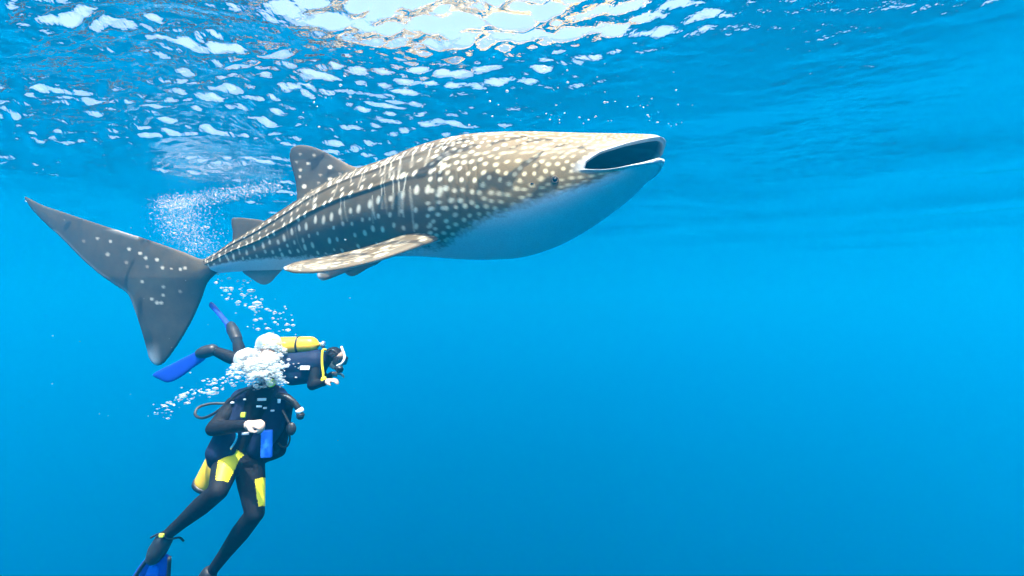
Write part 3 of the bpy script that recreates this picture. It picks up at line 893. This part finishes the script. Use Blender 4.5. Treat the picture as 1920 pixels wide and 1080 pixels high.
strap('dangling_strap', [(443, 806, 3.385), (444, 818, 3.38), (440, 830, 3.385), (432, 841, 3.39)], .014, M['steel'], vest)
for (x, y, d_, w_, h_) in ((491, 749, 3.475, .055, .018), (523, 752, 3.505, .020, .030), (486, 762, 3.475, .034, .014), (497, 765, 3.48, .022, .014), (511, 770, 3.49, .024, .012), (459, 749, 3.485, .016, .012), (436, 755, 3.48, .022, .012), (460, 813, 3.42, .045, .018)):
    box_obj('buckle', P(x, y, d_), (w_, h_, .018), M['white_trim'], vest, Vector((.2, -1, .2)), .004)
box_obj('lime_tab', P(456, 778, 3.43), (.030, .036, .02), M['lime'], vest, Vector((0, -1, .3)), .006)
box_obj('blue_side_panel', P(500, 832, 3.50), (.075, .19, .03), M['blue_panel'], vest, Vector((.35, -1, 0)), .012)
inf = hose('inflator_hose', [(520, 741, 3.56), (535, 744, 3.55), (548, 752, 3.55), (558, 764, 3.55), (563, 774, 3.55)], .021, M['rubber'], vest, 44, True)
lathe_between('inflator_collar', P(560, 766, 3.55), P(564, 774, 3.55), [(0, .02), (.1, .027), (.9, .027), (1, .02)], M['white_trim'], inf)
lathe_between('inflator_valve', P(564, 774, 3.55), P(562, 786, 3.55), [(0, .022), (.2, .028), (.8, .024), (1, .014)], M['rubber'], inf)
gh = hose('gauge_hose', [(527, 765, 3.58), (535, 780, 3.55), (541, 792, 3.53), (545, 803, 3.53)], .010, M['rubber'], vest, 24)
bm = bmesh.new(); uv_sphere(bm, P(546, 804, 3.52), .04, (.85, .6, 1.15)); bm_obj('gauge', bm, M['rubber'], gh)
hose('gauge_lanyard', [(543, 814, 3.53), (543, 826, 3.53), (538, 837, 3.54), (529, 838, 3.56), (522, 831, 3.6)], .006, M['rubber'], gh, 30)
t0, t1 = P(384, 912, 3.90), P(470, 745, 3.84)
tk = lathe_between('air_tank', t0, t1, tprof(1.0), M['tank'], diver)
lathe_between('tank_boot', t0 - (t1 - t0) * .012, t0 + (t1 - t0) * .035, [(0, .06), (0.1, .092), (.85, .094), (1, .086)], M['rubber'], tk)
lathe_between('valve', t1, t1 + (t1 - t0) * .09, [(0, .022), (.4, .022), (.5, .034), (.9, .034), (1, .02)], M['steel'], tk)
# fins
def fin(foot0, foot1, blade, depth, mat, parent):
    me = blob('foot_pocket', [[(foot0, .058), (foot1, .062)], [(foot1, .062), (foot1 + (foot1 - foot0) * .6, .050)]], [], .010, 6)
    f_ = link('fin', me, M['rubber'], parent)
    plate_obj('blade', blade, depth, .022, 10, mat, f_)
    return f_
f1 = fin(P(307, 1012, 3.50), P(295, 1033, 3.50), [(283, 1036), (318, 1042), (316, 1075), (312, 1120), (300, 1168), (262, 1178), (216, 1160), (234, 1108), (258, 1065)], lambda x, y: 3.50 + (y - 1030) * .0012, M['fin_blue'], diver)
for pp in ([(281, 1042, 3.485), (252, 1085, 3.53), (220, 1155, 3.62)], [(318, 1045, 3.485), (314, 1095, 3.55), (301, 1165, 3.63)]):
    hose('rail', pp, .013, M['rubber'], f1, 16)
plate_obj('inset', [(279, 1062), (297, 1064), (294, 1100), (284, 1130), (262, 1128), (268, 1090)], lambda x, y: 3.485 + (y - 1030) * .0012, .012, 6, M['blue_panel'], f1)
box_obj('heel_buckle', P(303, 1004, 3.44), (.03, .024, .02), M['lime'], f1, Vector((0, -1, 0)))
hose('heel_strap', [(283, 1008, 3.47), (300, 1001, 3.45), (318, 1010, 3.46), (336, 1008, 3.47), (344, 1014, 3.5)], .007, M['rubber'], f1, 20)
f2 = fin(P(392, 1076, 3.70), P(378, 1098, 3.73), [(366, 1100), (402, 1106), (398, 1150), (372, 1240), (330, 1250), (296, 1226), (330, 1150)], lambda x, y: 3.73 + (y - 1090) * .0012, M['fin_blue'], diver)

# ------------------------------------------------------------------ far diver (swimming level, away to the right)
def PF(px, py, d): return P(px, py, d - 1.0)
def hose_far(name, pp, *a): return hose(name, [(x, y, d - 1.0) for x, y, d in pp], *a)
sh = PF(592, 682, 5.93); shf = PF(596, 680, 6.17)
el, wr = PF(588, 722, 5.85), PF(610, 716, 5.80)
elf, wrf = PF(606, 716, 6.18), PF(622, 702, 6.16)
pel = PF(517, 694, 6.0)
k1, a1, o1 = PF(447, 676, 5.95), PF(398, 656, 5.92), PF(376, 664, 5.92)
k2, a2, o2 = PF(452, 668, 6.15), PF(443, 632, 6.40), PF(434, 616, 6.50)
chains = [
    [(PF(588, 686, 6.02), .135), (PF(552, 690, 6.02), .125), (pel, .12)],
    [(sh, .075), (PF(602, 678, 6.04), .07), (shf, .075)],
    [(PF(602, 678, 6.04), .06), (PF(618, 670, 6.02), .055)],
    [(sh, .066), (sh.lerp(el, .5), .058), (el, .048)], [(el, .048), (wr, .032)],
    [(shf, .066), (elf, .048)], [(elf, .048), (wrf, .032)],
    [(pel, .11), (PF(512, 696, 5.93), .095), (PF(480, 686, 5.93), .08), (k1, .06)],
    [(k1, .06), (k1.lerp(a1, .4), .062), (a1, .042)], [(a1, .042), (o1, .042)],
    [(pel, .11), (PF(512, 694, 6.1), .09), (PF(480, 680, 6.12), .075), (k2, .058)],
    [(k2, .058), (k2.lerp(a2, .4), .06), (a2, .042)], [(a2, .042), (o2, .042)]]
chains += hand_chain(wr, Vector((.8, -.1, .2)), Vector((0, .2, -1)), .4)
chains += hand_chain(wrf, Vector((.8, 0, .1)), Vector((0, -.2, -1)), .4)
h2 = PF(626, 670, 6.0)
balls = [(h2, .1, (1.0, .8, 1.05), None), (h2 + Vector((.03, -.01, -.06)), .07, (1, .85, .9), None), (h2 + Vector((.1, -.005, -.03)), .018, (1, 1, 1.3), None)]
me = blob('person', chains, balls, 0.010, 5)
def far_paint(c):
    i_ = np.zeros(len(c))
    r_ = c - np.array(h2)
    i_[(np.linalg.norm(r_, axis=1) < .16) & (r_[:, 0] * .8 - r_[:, 2] * .62 > .028)] = 1
    for w_, e_ in ((wr, el), (wrf, elf)):
        i_[(np.linalg.norm(c - np.array(w_), axis=1) < .2) & (c[:, 0] > w_[0] + .01)] = 1
    return i_
paint(me, [M['neoprene'], M['skin']], far_paint)
diver2 = link('person', me)
tag(diver2, 'diver swimming level with a banded yellow tank along the back and yellow hose', 'diver', 'scuba divers')
me = blob('vest', [[(PF(590, 680, 5.98), .14), (PF(545, 684, 5.98), .135)], [(PF(578, 700, 5.95), .10), (PF(548, 704, 5.95), .10)], [(PF(592, 712, 5.9), .06), (PF(586, 722, 5.88), .055)]], [], .014, 8)
vest2 = link('vest', me, M['vest'], diver2)
t0, t1 = PF(497, 648, 5.98), PF(599, 646, 5.98)
tk2 = lathe_between('air_tank', t0, t1, tprof(0.92), M['tank'], diver2)
lathe_between('tank_band', t0.lerp(t1, .60), t0.lerp(t1, .64), [(0, .080), (.05, .085), (.95, .085), (1, .080)], M['rubber'], tk2)
lathe_between('valve', t1, t1 + (t1 - t0) * .10, [(0, .022), (.4, .022), (.5, .034), (.9, .034), (1, .02)], M['steel'], tk2)
m2 = Vector((.80, -.42, -.42)).normalized()
mk = box_obj('mask', h2 + m2 * .095 + Vector((0, 0, .012)), (.15, .085, .06), M['rubber'], diver2, m2, .02)
box_obj('lens', h2 + m2 * .128 + Vector((0, 0, .012)), (.128, .064, .008), M['lens'], mk, m2, .012)
hose_far('mask_strap', [(634, 664, 5.88), (622, 656, 5.88), (612, 662, 5.92)], .012, M['rubber'], mk, 12)
rg = PF(632, 687, 5.93)
reg = lathe_between('regulator', rg, rg + Vector((.05, -.03, -.04)), [(0, .02), (.15, .036), (.8, .036), (1, .026)], M['rubber'], diver2)
h_ = hose_far('octopus_hose', [(611, 656, 5.90), (606, 656, 5.86), (604, 666, 5.84), (604, 684, 5.82), (606, 700, 5.80), (606, 709, 5.80)], .011, M['yellow_suit'], diver2, 30)
bm = bmesh.new(); uv_sphere(bm, PF(607, 713, 5.80), .036, (.8, .6, 1.1)); bm_obj('octopus', bm, M['yellow_suit'], h_)
hose_far('snorkel', [(632, 686, 5.86), (642, 680, 5.84), (646, 668, 5.86), (640, 650, 5.9)], .011, M['white_trim'], mk, 20)
box_obj('shoulder_panel', PF(572, 690, 5.83), (.09, .04, .02), M['white_trim'], vest2, Vector((0, -1, .2)))
fa = fin(PF(398, 656, 5.92), PF(384, 660, 5.92), [(392, 650), (386, 672), (362, 690), (338, 708), (316, 717), (300, 712), (286, 703), (302, 692), (330, 678), (362, 662)], lambda x, y: 4.92 + (390 - x) * .0012, M['fin_blue'], diver2)
fb = fin(PF(444, 636, 6.38), PF(437, 620, 6.48), [(446, 622), (428, 628), (420, 608), (404, 588), (392, 574), (396, 566), (406, 574), (426, 598)], lambda x, y: 5.45 + (630 - y) * .006, M['fin_blue'], diver2)

# ------------------------------------------------------------------ bubbles
ico = bmesh.new(); bmesh.ops.create_icosphere(ico, subdivisions=1, radius=1)
IV = np.array([v.co[:] for v in ico.verts]); IF = np.array([[v.index for v in f.verts] for f in ico.faces]); ico.free()
ico = bmesh.new(); bmesh.ops.create_icosphere(ico, subdivisions=2, radius=1)
IV2 = np.array([v.co[:] for v in ico.verts]); IF2 = np.array([[v.index for v in f.verts] for f in ico.faces]); ico.free()
def cloud(name, centres, radii, squash=(1, 1, .7), hi=False, label='', cat=None, seed=0):
    c = np.asarray(centres); r = np.asarray(radii); r_ = np.random.default_rng(seed)
    bv, bf = (IV2, IF2) if hi else (IV, IF)
    n = len(c)
    sq = np.array(squash)[None] * r_.uniform(.75, 1.25, (n, 3))
    V = (bv[None] * (r[:, None] * sq)[:, None] + c[:, None]).reshape(-1, 3)
    F = (bf[None] + (np.arange(n) * len(bv))[:, None, None]).reshape(-1, 3)
    o = link(name, mesh_np(name, V, F), M['bubble'])
    return tag(o, label, cat, kind='stuff')
r_ = np.random.default_rng(21)
def gauss_pts(n, px, py, sx, sy, d, sd):
    return PA(r_.normal(px, sx, n), r_.normal(py, sy, n), r_.normal(d, sd, n))
# two large cap bubbles
def cap_bubble(px, py, d, r, label):
    bm = bmesh.new()
    bmesh.ops.create_icosphere(bm, subdivisions=4, radius=1)
    for v in bm.verts:
        z = v.co.z
        k = 1 + .05 * math.sin(v.co.x * 7 + 1) * math.sin(v.co.y * 6 + 2)
        if z < 0: v.co.z = z * .35
        v.co = v.co * k
        v.co *= r
        v.co += P(px, py, d)
    return tag(bm_obj('bubble', bm, M['bubble'], None), label, 'bubble', 'large air bubbles above the divers')
cap_bubble(504, 648, 4.84, .12, 'big round air bubble at the bottom end of the yellow tank')
cap_bubble(463, 676, 3.48, .085, 'domed air bubble on the upper edge of the bubble cloud')
n = 1000
C1 = gauss_pts(n, 490, 692, 22, 14, 3.42, .06)
cloud('bubble_cloud', C1, r_.gamma(1.5, .0042, n) + .002, (1.35, 1, .65), True, 'dense white cloud of exhaled bubbles hiding the upright diver\'s head', 'bubbles', 1)
n = 160
C2 = gauss_pts(n, 508, 656, 14, 9, 4.82, .08)
cloud('bubble_cluster', C2, r_.gamma(2.0, .006, n) + .004, (1.2, 1, .7), False, 'cluster of bubbles round the lower end of the level diver\'s tank', 'bubbles', 2)
# trail to the lower left of the cloud
n = 130; t = r_.random(n)
C3 = PA(445 - 150 * t + r_.normal(0, 9, n), 700 + 72 * t + r_.normal(0, 8, n), 3.7 + .3 * t)
cloud('bubble_trail', C3, r_.gamma(1.6, .0028, n) + .0022, (1.5, 1, .7), False, 'thin trail of tiny bubbles leading from the cloud to the loose hose', 'bubbles', 3)
# trail rising from the tank towards the tail
n = 120; t = r_.random(n)
C4 = PA(545 - 130 * t + r_.normal(0, 16, n), 625 - 105 * t + r_.normal(0, 16, n), 5.0 + .6 * t)
cloud('bubble_stream', C4, r_.gamma(1.6, .0045, n) + .004, (1.5, 1, .7), False, 'sparse bubbles rising from the yellow tank to below the shark\'s tail', 'bubbles', 4)
# white plume behind the shark, spreading under the surface
n = 3600; t = r_.random(n) ** .8
C5 = PA(385 - 45 * t + r_.normal(0, 26, n) - 18 * np.sin(t * 3), 478 - 105 * t + r_.normal(0, 7, n), 8.2 + r_.normal(0, .25, n))
n6 = 2600; t6 = r_.random(n6)
C6 = PA(300 + 225 * t6 + r_.normal(0, 10, n6), 383 - 34 * t6 + r_.normal(0, 7, n6), 8.4 + r_.normal(0, .3, n6))
cloud('bubble_plume', np.vstack([C5, C6]), r_.gamma(1.5, .0015, n + n6) + .0014, (1.6, 1, .8), False, 'misty plume of fine bubbles rising behind the shark\'s tail stalk', 'bubbles', 5)
# specks drifting under the surface
n = 260
C7 = PA(r_.uniform(560, 1330, n), 40 + 200 * r_.random(n) ** .8, r_.uniform(3.6, 5.2, n))
C7 = C7[C7[:, 2] < -.25]
C8 = PA(r_.uniform(0, 700, 60), r_.uniform(300, 900, 60), r_.uniform(4, 8, 60))
C7 = np.vstack([C7, C8])
cloud('drifting_specks', C7, r_.gamma(2, .0016, len(C7)) + .0014, (1.3, 1, .8), False, 'tiny bright bubbles scattered in the water under the surface', 'bubbles', 6)
